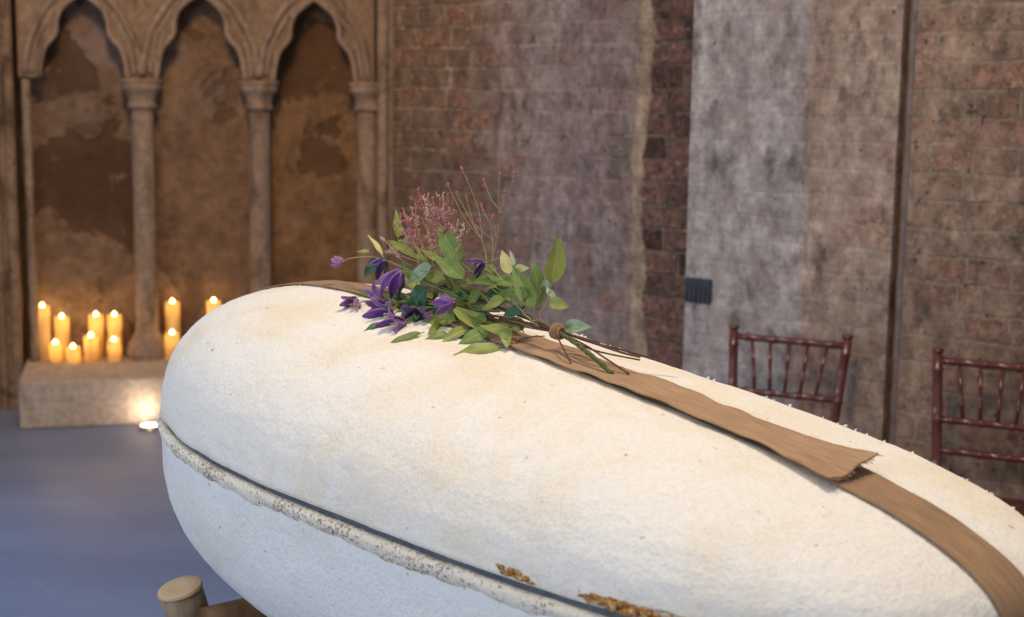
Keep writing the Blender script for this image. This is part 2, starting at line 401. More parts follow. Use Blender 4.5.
M['g'] = leafmat('green_leaf', (.12, .19, .04), (.19, .26, .055), (.34, .42, .18))
M['l'] = leafmat('yellow_green_leaf', (.34, .35, .075), (.23, .29, .06), (.54, .54, .26))
M['d'] = leafmat('dark_leaf', (.035, .11, .055), (.055, .15, .07), (.12, .22, .12))
M['p'] = leafmat('pale_leaf', (.36, .46, .30), (.22, .36, .18), (.60, .66, .50))
M['y'] = leafmat('cream_leaf', (.66, .58, .26), (.58, .54, .24), (.78, .74, .50))
def petalmat(name, a, b, e):
    t = NT(name, .5, .3)
    uv = t.n('ShaderNodeSeparateXYZ'); t.link(t.tc.outputs['UV'], uv.inputs[0])
    n = t.noise(1, t.co(scale=(14, 3, 1), src=t.tc.outputs['UV']), 5)
    c = t.mix(t.ramp(n, [(.40, 0), (.60, 1)]), a, b)
    c = t.mix(t.ramp(t.noise(1, t.co(scale=(22, 1.5, 1), loc=(3, 0, 0), src=t.tc.outputs['UV']), 3), [(.55, 0), (.65, .7)]), c, e)
    c = t.mix(t.ramp(t.math('ABSOLUTE', t.math('SUBTRACT', uv.outputs['X'], .5)), [(.3, 0), (.5, .7)]), c, e)
    t.color(c); t.bump(n, .3, .002)
    t.b.inputs['Sheen Weight'].default_value = .3
    return t.m
M['violet'] = petalmat('violet_petal', (.075, .017, .14), (.135, .038, .235), (.36, .16, .42))
M['mauve'] = petalmat('mauve_petal', (.20, .075, .23), (.30, .12, .30), (.45, .22, .42))
M['deep'] = petalmat('deep_violet_petal', (.035, .012, .07), (.07, .02, .13), (.13, .05, .22))
M['stamen'] = plain('pale_stamens', (.62, .55, .32), .8)
M['stem_g'] = plain('green_stem', (.20, .22, .075), .6, .3, .35, 120)
M['stem_moss'] = plain('mossy_stem', (.10, .115, .04), .85, .15, .8, 190, 1.0)
M['stem_b'] = plain('brown_stem', (.105, .045, .03), .55, .3, .35, 120)
M['twine'] = plain('jute_twine', (.33, .19, .11), .95, .1, .35, 220, .8)
M['bud'] = plain('pink_buds', (.46, .15, .19), .7, .2, .6, 260)
M['bud_pale'] = plain('dusty_pink_buds', (.58, .36, .32), .7, .2, .6, 260)
M['stalk'] = plain('straw_stalk', (.36, .27, .13), .7, .2, .3, 200)

# ------------------------------------------------------------------ room
bm = bmesh.new(); add_box(bm, -7, 6, -4, 12, -.2, 0); struct(obj('floor', bm, M['floor'], smooth=False))

# arcade wall: local x along the wall, y into the wall, z up
F0, F1 = on_z(20, 430, 0), on_z(110, 426, 0)
ed = (F1-F0).normalized(); an = Vector((-ed.y, ed.x, 0)); ARC = math.atan2(ed.y, ed.x)
LD = .56                                              # depth of the stone ledge in front of the niches
AP = F0+an*LD                                          # front plane of the arcade
def arc_local(px, py, d=0):
    p = on_plane(px, py, AP+an*d, an)-AP; return p.dot(ed), p.z
wallA = struct(thing('wall_back', 'blind arcade wall of worn limestone with three trefoil niches', 'wall', AP, ARC))
del wallA['category'], wallA['label']
ZL = on_plane(70, 380, F0, an).z                       # ledge top
ZS = arc_local(143, 79)[1]                             # springing
col_x = [arc_local(px, 90)[0] for px in (25, 142, 259.5, 369)]
bay_c = [(a+b)/2 for a, b in zip(col_x[:-1], col_x[1:])]
XL, XR = col_x[0]-1.9, col_x[3]+.75
TOP = 3.6
half = [(.250, 0), (.236, .10), (.214, .175), (.175, .222), (.150, .262), (.146, .325), (.118, .395), (.06, .45), (0, .49)]
half = [(p.x, p.y) for p in crom([(a, b, 0) for a, b in half], 4)]
def trefoil(cx, sc=1):
    l = [(cx-a*sc, ZS+b*sc) for a, b in half]; r = [(cx+a*sc, ZS+b*sc) for a, b in half[::-1]][1:]
    return l+r
pts = [(col_x[0]-.03, TOP), (col_x[0]-.03, ZS)]
for i, c in enumerate(bay_c): pts += trefoil(c, (col_x[i+1]-col_x[i])/.66)
pts += [(col_x[3]+.03, ZS), (col_x[3]+.03, TOP)]
bm = bmesh.new()
vs = [bm.verts.new((x, 0, z)) for x, z in pts]
f = bm.faces.new(vs)
ex = bmesh.ops.extrude_face_region(bm, geom=[f])
for v in [g for g in ex['geom'] if isinstance(g, bmesh.types.BMVert)]: v.co.y += .13
bmesh.ops.triangulate(bm, faces=bm.faces[:])
bmesh.ops.recalc_face_normals(bm, faces=bm.faces[:])
obj('arch_screen', bm, M['arcade'], wallA, smooth=False)
# niche back panels
for c, i, mn in ((bay_c[0], 0, 'panel_first'), (bay_c[1], 1, 'panel_second'), (bay_c[2], 2, 'panel_third')):
    bm = bmesh.new()
    x0, x1 = col_x[i], col_x[i+1]
    nx, nz = 24, 60
    g = [[bm.verts.new((x0+(x1-x0)*a/nx, .14+.03*noise.noise(Vector((x0+(x1-x0)*a/nx, 0, ZL+(ZS+.75-ZL)*b/nz))*3.0), ZL-.05+(ZS+.8-ZL)*b/nz)) for a in range(nx+1)] for b in range(nz+1)]
    for b in range(nz):
        for a in range(nx): bm.faces.new((g[b][a], g[b][a+1], g[b+1][a+1], g[b+1][a]))
    obj('niche_panel', bm, M[mn], wallA)
# roll mouldings around each arch and cusped edge beads
bm = bmesh.new()
for i, c in enumerate(bay_c):
    sc = (col_x[i+1]-col_x[i])/.66
    add_tube(bm, [(x, -.004, z) for x, z in trefoil(c, sc)], .017*sc, 8)
    for off, rr, yy in ((.325, .020, -.002), (.285, .013, .002)):
        n = 26; P_ = []
        R = off*1.95; top = math.sqrt(R*R-(R-off)**2)
        for k in range(n+1):
            z = top*math.sin(PI/2*k/n)
            P_.append((c-sc*(math.sqrt(max(R*R-z*z, 0))-(R-off)), yy, ZS+.02+z*sc))
        P_ += [(2*c-x, y, z) for x, y, z in P_[::-1][1:]]
        P_ = [(x+.008*noise.noise(Vector((x*9, z*9, 1))), y+.010*noise.noise(Vector((x*14, z*14, off))), z) for x, y, z in P_]
        add_tube(bm, P_, rr*sc, 8)
obj('arch_moulding', bm, M['column'], wallA)
# columns with moulded capital, shaft, base
shaft_r = .062
for i, x in enumerate(col_x):
    if i == 0:                                          # worn down to a thin shaft against the pier
        bm = bmesh.new(); add_tube(bm, [(x+.004+.006*noise.noise(Vector((0, 3, ZL+k*.08))), .03, ZL-.01+k*(ZS-ZL)/20) for k in range(21)], [.024+.006*noise.noise(Vector((k*.9, 0, 0))) for k in range(21)], 14)
        obj('column_shaft', bm, M['column'], wallA); continue
    prof_c = [(shaft_r*1.05, ZS-.165), (.078, ZS-.155), (.082, ZS-.145), (.074, ZS-.135), (.072, ZS-.115), (.085, ZS-.075), (.104, ZS-.055), (.108, ZS-.035), (.098, ZS-.028), (.112, ZS-.016), (.112, ZS), (0, ZS)]
    bm = bmesh.new(); add_lathe(bm, prof_c, (x, .045, 0), 24); obj('column_capital', bm, M['column'], wallA)
    bm = bmesh.new(); add_lathe(bm, [(shaft_r*1.06, ZL+.14), (shaft_r, ZL+.3), (shaft_r*.97, ZS-.16)], (x, .045, 0), 24); obj('column_shaft', bm, M['column'], wallA)
    bm = bmesh.new(); add_lathe(bm, [(.118, ZL-.02), (.118, ZL+.045), (.108, ZL+.06), (.104, ZL+.085), (.088, ZL+.1), (.084, ZL+.12), (.066, ZL+.145), (0, ZL+.145)], (x, .045, 0), 24); obj('column_base', bm, M['column'], wallA)
# jambs left and right, with vertical roll mouldings
bm = bmesh.new()
add_box(bm, XL, col_x[0]-.06, -.02, .35, 0, TOP, .004)
for dx, r, y in ((-.085, .028, -.02), (-.155, .02, -.03), (-.2, .013, -.025), (-.30, .03, -.03)):
    add_tube(bm, [(col_x[0]+dx, y, 0), (col_x[0]+dx, y, TOP)], r, 12)
obj('pier_moulding', bm, M['arcade'], wallA, smooth=False)
bm = bmesh.new()
add_box(bm, col_x[3]+.045, XR, -.03, .35, 0, TOP, .004)
for dx, r, y in ((.075, .03, -.03), (.15, .022, -.04)):
    add_tube(bm, [(col_x[3]+dx, y, 0), (col_x[3]+dx, y, TOP)], r, 12)
obj('pier_moulding', bm, M['column'], wallA, smooth=False)
bm = bmesh.new(); add_box(bm, XL, XR, .35, .5, 0, TOP); obj('wall_core', bm, M['arcade'], wallA, smooth=False)
# stone ledge
trim = struct(thing('trim_1', 'x', 'x', F0, ARC)); del trim['category'], trim['label']
bm = bmesh.new(); add_box(bm, 0, XR-.02, 0, LD+.125, 0, ZL, .012); obj('stone_ledge', bm, M['ledge'], trim, smooth=False)

# brick wall on the right: local x along wall (towards the camera), -y out of the wall, z up
WB = Vector((1.128, 5.066, 0)); WANG = math.radians(-40)
wallR = struct(thing('wall_right', 'x', 'x', WB, WANG)); del wallR['category'], wallR['label']
def wl(px, py, set_=0):
    d = Vector((math.cos(WANG), math.sin(WANG), 0)); n = Vector((-d.y, d.x, 0))
    p = on_plane(px, py, WB+n*set_, n)-WB; return p.dot(d), p.z
SB = .2
xs_corner = wl(393, 200, SB)[0]; xp = wl(688, 200)[0]; xc = wl(897, 200)[0]
def slab(name, x0, x1, y0, y1, mat, z1=TOP, rough=.006):
    bm = bmesh.new()
    add_box(bm, x0, x1, y0, y1, 0, z1)
    return obj(name, bm, mat, wallR, smooth=False)
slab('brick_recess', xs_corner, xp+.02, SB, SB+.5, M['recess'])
slab('limewashed_pier', xp, xc-.012, 0, SB+.5, M['pier'])
slab('patched_brickwork', xc+.034, 3.2, .012, SB+.5, M['end'])
# the chase between them: ragged dark crack and a grey rendered strip
bm = bmesh.new()
pz = [i*.06 for i in range(61)]
add_tube(bm, [(xc+.021+.006*noise.noise(Vector((0, 0, z*6))), .026+.006*noise.noise(Vector((2, 0, z*9))), z) for z in pz], [.015+.005*noise.noise(Vector((7, 0, z*8))) for z in pz], 10)
obj('render_strip', bm, M['pipe'], wallR)
bm = bmesh.new(); add_box(bm, xc-.012, xc+.034, .05, .3, 0, TOP); obj('crack_back', bm, M['rust'], wallR, smooth=False)
# dark paint smear on the pier face, modelled as a raised block
bm = bmesh.new()
bx, bz = wl(701, 290)
add_box(bm, bx-.07, bx+.05, -.012, .03, bz-.045, bz+.045, .006)
for k in range(6): add_box(bm, bx-.064+k*.02, bx-.053+k*.02, -.018, .02, bz-.05, bz+.03-.006*k, .002)
obj('paint_smear', bm, M['dark_smear'], wallR, smooth=False)

# ------------------------------------------------------------------ coffin
K = dict(cx=-.0034, cy=2.5374, yaw=-.889, a=1.0403, b=.4152, zs=1.0233, hl=.2376, hb=.3618, pf=2.1827, m=2.2128, q=3.1508, tw=.1002, th=.4332, pn=3.31, th2=.2768)
CA, SA = math.cos(K['yaw']), math.sin(K['yaw'])
coffin = thing('coffin', 'white egg-shaped fibre coffin with rounded lid lying on log trestle', 'coffin', (K['cx'], K['cy'], 0), K['yaw'])
ccm = Matrix.Translation((K['cx'], K['cy'], 0)) @ Matrix.Rotation(K['yaw'], 4, 'Z')
def cw(L, W, z): return ccm @ Vector((L, W, z))
def cl(p):
    q = ccm.inverted() @ Vector(p); return q.x, q.y
def gauge(L, W):
    l = L/K['a']; wn = W/(K['b']*(1-K['tw']*l)); p = K['pf'] if l < 0 else K['pn']
    return (abs(l)**p+abs(wn)**p)**(1/p), l
def lid_z(L, W):
    r, l = gauge(L, W)
    if r >= 1: return K['zs']
    return K['zs']+K['hl']*(1-K['th']*l+K['th2']*l*l)*(1-r**K['m'])**(1/K['m'])
def outline(ang):
    c, s = math.cos(ang), math.sin(ang); p = K['pf'] if c < 0 else K['pn']
    return math.copysign(abs(c)**(2/p), c), math.copysign(abs(s)**(2/p), s)
NA = 260
# evenly spaced outline angles: resample by arc length
_o = [outline(2*PI*i/4000) for i in range(4001)]
_len = [0]
for i in range(4000): _len.append(_len[-1]+math.hypot((_o[i+1][0]-_o[i][0])*K['a'], (_o[i+1][1]-_o[i][1])*K['b']))
OUT = []; j = 0
for i in range(NA):
    s = _len[-1]*i/NA
    while _len[j+1] < s: j += 1
    OUT.append(_o[j])
def cpt(e, r, z, grow=0.0):
    l = e[0]*r; L = l*K['a']; W = e[1]*r*K['b']*(1-K['tw']*l)
    if grow:
        d = Vector((e[0]*K['b'], e[1]*K['a'], 0))
        ex_ = Vector((L, W, 0)); d = Vector((abs(e[0])**1.5*math.copysign(1, e[0])*K['b'], abs(e[1])**1.5*math.copysign(1, e[1])*K['a'], 0)).normalized()
        L += d.x*grow; W += d.y*grow
    return Vector((L, W, z))
def rough(v, amp=.0022, f=9):
    n = noise.noise(v*f)*1.2+noise.noise(v*f*3.1)*.7+noise.noise(v*f*9)*.45
    return amp*n
def ring_mesh(rings, close_last=None, close_first=None):
    bm = bmesh.new(); R = [[bm.verts.new(p) for p in r] for r in rings]
    for A, B in zip(R[:-1], R[1:]):
        for i in range(len(A)): bm.faces.new((A[i], A[(i+1) % len(A)], B[(i+1) % len(A)], B[i]))
    if close_last is not None:
        v = bm.verts.new(close_last)
        for i in range(len(R[-1])): bm.faces.new((R[-1][i], R[-1][(i+1) % NA], v))
    if close_first is not None:
        v = bm.verts.new(close_first)
        for i in range(len(R[0])): bm.faces.new((R[0][(i+1) % NA], R[0][i], v))
    return bm
zs = K['zs']
rings = [[cpt(e, .93, zs+.003) for e in OUT], [cpt(e, .985, zs-.003+.002*noise.noise(cpt(e, 1, 0)*20), 0) for e in OUT]]
NR = 70
for k in range(NR):
    a = PI/2*k/NR
    r = math.cos(a)**(2/K['m'])
    h = math.sin(a)**(2/K['m'])
    ring = []
    for e in OUT:
        p = cpt(e, r, zs+K['hl']*(1-K['th']*e[0]*r+K['th2']*(e[0]*r)**2)*h)
        cen = Vector((p.x*.55, 0, zs-.1)); d = (p-cen).normalized()
        edge = 1+1.6*max(0, 1-k/4)
        p = p+d*(rough(p)*edge+.0012*noise.noise(p*70))
        ring.append(p)
    rings.append(ring)
bm = ring_mesh(rings, (0, 0, zs+K['hl']), (0, 0, zs))
# crumbly fibres standing off the lid's far shoulder
rnd = random.Random(3)
def crumb(bm, p, r, d):
    g = bmesh.ops.create_icosphere(bm, subdivisions=1, radius=r)
    q = Vector(d).to_track_quat('Z', 'X')
    for v in g['verts']:
        c = v.co.copy(); c.z *= rnd.uniform(.8, 1.9); c += c*noise.noise(v.co*200+Vector((p[0], p[1], 0)))*.5
        v.co = q @ c+Vector(p)
cam_l = ccm.inverted() @ Vector((0, 0, H))
for k in range(52):                                         # along the far shoulder of the lid
    L = rnd.uniform(-.35, .93)*K['a']; W = 0
    for q in range(100):
        W = K['b']*q/100
        if gauge(L, W)[0] > .97: break
        h = .004; n_ = Vector((-(lid_z(L+h, W)-lid_z(L-h, W))/(2*h), -(lid_z(L, W+h)-lid_z(L, W-h))/(2*h), 1))
        if n_.dot(cam_l-Vector((L, W, lid_z(L, W)))) < 0: break
    W += rnd.gauss(0, .012)
    if gauge(L, W)[0] > .98: continue
    p = Vector((L, W, lid_z(L, W)+.001)); crumb(bm, p, rnd.uniform(.0006, .0030)*(1.6 if k % 9 == 0 else 1), (rnd.uniform(-.5, .5), .7, 1))
for k in range(30):
    L = rnd.uniform(-.95, .8)*K['a']; W = rnd.uniform(-.8, .2)*K['b']
    if gauge(L, W)[0] > .95: continue
    p = Vector((L, W, lid_z(L, W))); crumb(bm, p, rnd.uniform(.001, .0022), (0, -.5, 1))
obj('lid', bm, M['lid'], coffin)
# seam: strip between the halves, the gap's shade put into its colour
bm = ring_mesh([[cpt(e, .965, zs-.002) for e in OUT], [cpt(e, .978, zs-.005) for e in OUT], [cpt(e, .978, zs-.022) for e in OUT], [cpt(e, .94, zs-.028) for e in OUT]])
obj('seam', bm, M['gap'], coffin)
# rim: lip of the lower half, crumbly
zt = zs-.0125
lip = [(-.016, -.010), (-.014, -.001), (-.004, .0005), (.004, -.0012), (.0075, -.005), (.0078, -.010), (.0062, -.016), (.0034, -.023), (-.002, -.030)]
rings = []
for g_, dz in lip:
    ring = []
    for e in OUT:
        p = cpt(e, 1, zt+dz, g_); q = p*1.0
        k = noise.noise(q*30)*.0028+noise.noise(q*90)*.0026
        p += Vector((p.x*.3, p.y, 0)).normalized()*k*(.4 if dz > -.01 else 1.0)
        p.z += k*.5-(.007*(noise.noise(q*24)+.8*noise.noise(q*70)) if dz < -.012 else 0)
        ring.append(p)
    rings.append(ring)
obj('rim', ring_mesh(rings), M['rim'], coffin, label='crumbly cream rim speckled brown')
# lower half (tub)
rings = [[cpt(e, .965, zt-.006) for e in OUT], [cpt(e, .997, zt-.010) for e in OUT]]
NB = 60
for k in range(1, NB):
    a = PI/2*k/NB
    r = math.cos(a)**(2/K['q']); h = math.sin(a)**(2/K['q'])
    ring = []
    for e in OUT:
        p = cpt(e, r, zt-.012-(K['hb']-.01)*h)
        d = (p-Vector((p.x*.6, 0, zs-.05))).normalized()
        ring.append(p+d*(rough(p, .0018)))
    rings.append(ring)
obj('tub', ring_mesh(rings, (0, 0, zt-.002-K['hb'])), M['tub'], coffin)
ZB = zt-.002-K['hb']
# rusty crust along the lid edge near the foot, and the grey broken lump beside it
def on_seam(px, py):
    """outline point of the near side whose picture column is px"""
    best = None
    for i in range(1600):
        e = _o[2000+i]
        p = ccm @ cpt(e, 1, zs)
        r = ray(px, py); q = (p-Vector((0, 0, H))); d = abs(q.x/q.y-r.x/r.y)
        if best is None or d < best[0]: best = (d, e)
    return best[1]
def crust_part(name, mat, spots, label):
    bm = bmesh.new()
    for px, py, r, n in spots:
        e = on_seam(px, py)
        for k in range(n*3):
            g = bmesh.ops.create_icosphere(bm, subdivisions=2, radius=1)
            c = cpt(e, 1, zs+.004+rnd.uniform(0, .010), .001)+Vector((rnd.uniform(-.018, .018), 0, 0)); rr = r*rnd.uniform(.35, .8)
            for v in g['verts']:
                s = 1+.6*noise.noise(v.co*2.2+c*60)+.35*noise.noise(v.co*6+c*90)
                v.co = c+Vector((v.co.x*rr*1.7, v.co.y*rr*.55, v.co.z*rr*.8))*s
    return obj(name, bm, mat, coffin, label=label)
crust_part('crust', M['crust'], [(505, 567, .005, 3), (512, 568, .006, 4), (518, 570, .006, 4), (524, 572, .005, 4)], 'orange-brown crust on the edge')
crust_part('crust', M['crust'], [(585, 588, .004, 3), (596, 591, .007, 4), (606, 593, .008, 5), (617, 596, .009, 5), (628, 599, .008, 5), (640, 603, .008, 5), (650, 606, .007, 4)], 'orange-brown crust on the edge')
crust_part('rim_lump', M['crust_grey'], [(664, 606, .010, 4), (674, 606, .012, 4), (684, 608, .012, 4), (694, 612, .008, 3)], 'grey-brown broken lump on the edge')
bm = bmesh.new()
for k in range(12):
    e = _o[2000-60+k*10]
    c = cpt(e, 1, zs+.002+.0022*k+rnd.uniform(0, .003), .001-.0004*k); g = bmesh.ops.create_icosphere(bm, subdivisions=1, radius=.0052)
    for v in g['verts']: v.co = c+v.co*(1+.6*noise.noise(v.co*300+c*40))*rnd.uniform(.75, 1.3)
obj('crust', bm, M['crust'], coffin)

# hessian bands lying along the lid
def lid_normal(L, W):
    h = .004; dx = (lid_z(L+h, W)-lid_z(L-h, W))/(2*h); dy = (lid_z(L, W+h)-lid_z(L, W-h))/(2*h)
    return Vector((-dx, -dy, 1)).normalized()
def ridge_path(l0, l1, n=160):
    P_ = []
    for i in range(4001):
        L = (l0+(l1-l0)*i/4000)*K['a']; P_.append((L, lid_z(L, 0)))
    s = [0]
    for a, b in zip(P_[:-1], P_[1:]): s.append(s[-1]+math.hypot(b[0]-a[0], b[1]-a[1]))
    out = []; j = 0
    for i in range(n+1):
        t_ = s[-1]*i/n
        while j < 3999 and s[j+1] < t_: j += 1
        out.append((P_[j][0], t_))
    return out, s[-1]
def band(name, l0, l1, hw, lift, mat, parent, n=160, m=12, wob=.003, endlift=0, th=.0022, skew=0):
    path, tot = ridge_path(l0, l1, n)
    bm = bmesh.new(); uvl = bm.loops.layers.uv.new('uv'); g = []; U = {}
    for i, (L, s) in enumerate(path):
        row = []
        for k in range(m+1):
            v = -1+2*k/m
            edge = wob*(noise.noise(Vector((s*6, v*.4, lift*90)))+.5*noise.noise(Vector((s*23, v*2, 5))))
            W = v*hw+edge
            tail = max(0, (s-(tot-.20))/.20) if endlift else 0
            Ls = L+skew*v*tail
            z = lid_z(Ls, W)
            nn = lid_normal(min(max(Ls, -K['a']*.97), K['a']*.97), W)
            up = lift+abs(noise.noise(Vector((s*9, v*1.3, 2))))*wob*.9
            if endlift:
                up += endlift*(tail**2.2)*(.14+.86*((v+1)/2)**1.5+.10*math.sin(v*5))+.006*max(0, noise.noise(Vector((s*11, v*.8, 9))))*min(1, s*4)
                up += .003*max(0, -v)*min(1, s*3)*(1+noise.noise(Vector((s*14, 3, 0))))
                W += tail*tail*(v*.014-.006)
            p = Vector((Ls, W, z))+nn*up
            b = bm.verts.new(p); U[b] = (s, v*hw); row.append(b)
        g.append(row)
    for i in range(n):
        for k in range(m):
            f = bm.faces.new((g[i][k], g[i+1][k], g[i+1][k+1], g[i][k+1]))
            for lp in f.loops: lp[uvl].uv = U[lp.vert]
    o = obj(name, bm, mat, parent)
    md = o.modifiers.new('thick', 'SOLIDIFY'); md.thickness = th; md.offset = 1
    return o
strap = thing('hessian_strap', 'long flat brown hessian strap running along the coffin lid from end to end', 'strap', (K['cx'], K['cy'], 0), K['yaw'])
band('webbing', -.975, .9995, .043, .0022, M['hessian'], strap)
flap = thing('hessian_strap', 'shorter upper hessian strap with curled loose end, lying on the long strap below the bouquet', 'strap', (K['cx'], K['cy'], 0), K['yaw'])
flap_web = band('webbing', .02, .742, .046, .0054, M['hessian_top'], flap, endlift=.024, wob=.006, skew=-.006)
bm = bmesh.new()
path, tot = ridge_path(.02, .66, 90)
add_tube(bm, [Vector((L, -.043-.002*noise.noise(Vector((s*20, 0, 0))), lid_z(L, -.043)+.0055+.002*noise.noise(Vector((s*12, 4, 0))))) for L, s in path], .0016, 5)  # dark tube drawing the shadow gap along the strap's near edge
obj('edge_shade', bm, M['shade_line'], flap)
fm = flap_web.data.vertices
row = [v.co.copy() for v in fm[-13:]]; prev = [v.co.copy() for v in fm[-26:-13]]
bm = bmesh.new()
for k in range(34):
    u_ = rnd.uniform(0, 11.99); a = int(u_); p = row[a].lerp(row[a+1], u_-a); d = (p-prev[a].lerp(prev[a+1], u_-a)).normalized()
    n_ = Vector((rnd.gauss(0, .35), rnd.gauss(0, .35), rnd.gauss(0, .3))); ln = rnd.uniform(.003, .008)
    add_tube(bm, [p-d*.003, p+(d+n_*.4)*ln*.5, p+(d+n_)*ln], [.0009, .0008, .0005], 4)
obj('frayed_threads', bm, M['hessian_top'], flap)

# ------------------------------------------------------------------ log trestle
tre = thing('log_trestle', 'rough wooden log trestle carrying the coffin, one round post end showing', 'trestle', (K['cx'], K['cy'], 0), K['yaw'])
inv = ccm.inverted()
PT = inv @ at(180, 588, 2.86)                        # centre of the sawn post end
def log(name, a, b, r, mat, capmat=None):
    a, b = Vector(a), Vector(b); d = (b-a); n = 14; bm = bmesh.new()
    pts = [a+d*i/n for i in range(n+1)]
    add_tube(bm, [p+Vector((noise.noise(p*7), noise.noise(p*7+Vector((5, 0, 0))), 0))*.004 for p in pts], [r*(1+.05*noise.noise(p*9)) for p in pts], 20)
    return obj(name, bm, mat, tre)
def log_end(c, d, r, parent):
    d = Vector(d).normalized(); bm = bmesh.new()
    add_lathe(bm, [(r*1.04, -.004), (r*1.02, .002), (r*.97, .0035), (r*.6, .0036), (r*.48, .0031), (r*.36, .0019), (r*.24, .0014), (0, .0016)], (0, 0, 0), 28)
    o = obj('sawn_end', bm, M['log_end'], parent, label='pale sawn end')
    o.location = c; o.rotation_euler = d.to_track_quat('Z', 'X').to_euler()
PR = .046
topz = PT.z
for sx in (PT.x, -PT.x*.9):
    for sy in (1, -1):
        a = Vector((sx, sy*abs(PT.y), topz)); d = Vector((0, sy*.27, .96)).normalized()
        if sx == PT.x and sy*PT.y > 0:
            a = PT.copy()
        bot = a-d*((a.z)/d.z)
        bot.z = 0
        p = log('post', bot, a, PR, M['bark']); log_end(a, d, PR*1.0, p)
    yb = abs(PT.y)-.02
    bx_ = sx+(.075 if sx < 0 else -.075)
    log('cross_beam', (bx_, -yb, ZB-.040), (bx_, yb, ZB-.040), .038, M['beam'])
    log('cross_beam', (bx_, -yb+.1, .25), (bx_, yb-.1, .25), .03, M['beam'])
log('long_rail', (PT.x+.075, 0, .25), (-PT.x*.9-.075, 0, .25), .03, M['beam'])

# ------------------------------------------------------------------ bouquet
KN = inv @ at(557, 331, 2.47)
bq = thing('flower_bouquet', 'tied bunch of purple clematis, green leaves and pink sprays lying on the coffin lid', 'bouquet', (K['cx'], K['cy'], 0), K['yaw'])
def lidsurf(px, py):
    r = ray(px, py); o = Vector((0, 0, H)); s = 1.2
    while s < 4.5:
        p = o+r*s; L, W = cl(p)
        if gauge(L, W)[0] < 1 and p.z < lid_z(L, W): return p
        s += .004
    return None
RP = []
for i in range(121):
    L = (-.95+1.3*i/120)*K['a']; p = cw(L, 0, lid_z(L, 0))
    q = cam.matrix_world.inverted() @ p; RP.append((512+F*q.x/-q.z, p.y))
def ridge_Y(px):
    best = min(RP, key=lambda t_: abs(t_[0]-px)); return best[1]
def bp(px, py, dY=0.0, clear=.006):
    """bouquet point seen at (px, py), at the ridge's distance plus dY, never inside the lid"""
    Y = ridge_Y(px)+dY; p = at(px, py, Y); L, W = cl(p)
    if p.z < lid_z(L, W)+clear and gauge(L, W)[0] < 1:
        s = lidsurf(px, py)
        if s is not None:
            vdir = (Vector((0, 0, H))-s).normalized(); p = s+vdir*clear*1.6
    return inv @ p
camL = inv @ Vector((0, 0, H))
rb = random.Random(11)
def leaf(a, b, wd, mat, tilt=0.0, curl=.15, fold=.25):
    """a = base, b = tip (coffin space), wd = full width in metres, tilt about its own axis"""
    a, b = Vector(a), Vector(b); ax = b-a; Ln = ax.length; ax.normalize()
    view = (camL-(a+b)/2).normalized(); nrm = (view+Vector((0, 0, .5))).normalized()
    nrm = (nrm-ax*nrm.dot(ax)).normalized(); nrm = Matrix.Rotation(tilt, 3, ax) @ nrm
    sd = ax.cross(nrm).normalized()
    bm = bmesh.new(); uvl = bm.loops.layers.uv.new('uv'); n, m = 12, 6; g = []; U = {}
    ph = rb.uniform(0, 9)
    for i in range(n+1):
        t_ = i/n
        ww = wd/2*(math.sin(PI*min(1, t_**.72*1.0))**.85)*(1-.25*t_) if 0 < t_ < 1 else .0006
        ww = max(ww*1.12, .0005); row = []
        for k in range(m+1):
            v = -1+2*k/m
            off = nrm*(-curl*Ln*(t_**2)*.6+curl*Ln*t_*.45+fold*abs(v)*ww+.05*wd*math.sin(t_*11+ph)*abs(v))
            vtx = bm.verts.new(a+ax*Ln*t_+sd*ww*v+off); U[vtx] = ((v+1)/2, t_); row.append(vtx)
        g.append(row)
    for i in range(n):
        for k in range(m):
            f = bm.faces.new((g[i][k], g[i][k+1], g[i+1][k+1], g[i+1][k]))
            for lp in f.loops: lp[uvl].uv = U[lp.vert]
    add_tube(bm, [a-ax*Ln*.10, a, a+ax*Ln*.3], [.0009, .0009, .0006], 5)
    return obj('leaf', bm, M[mat], bq)
PX = 2.5/F
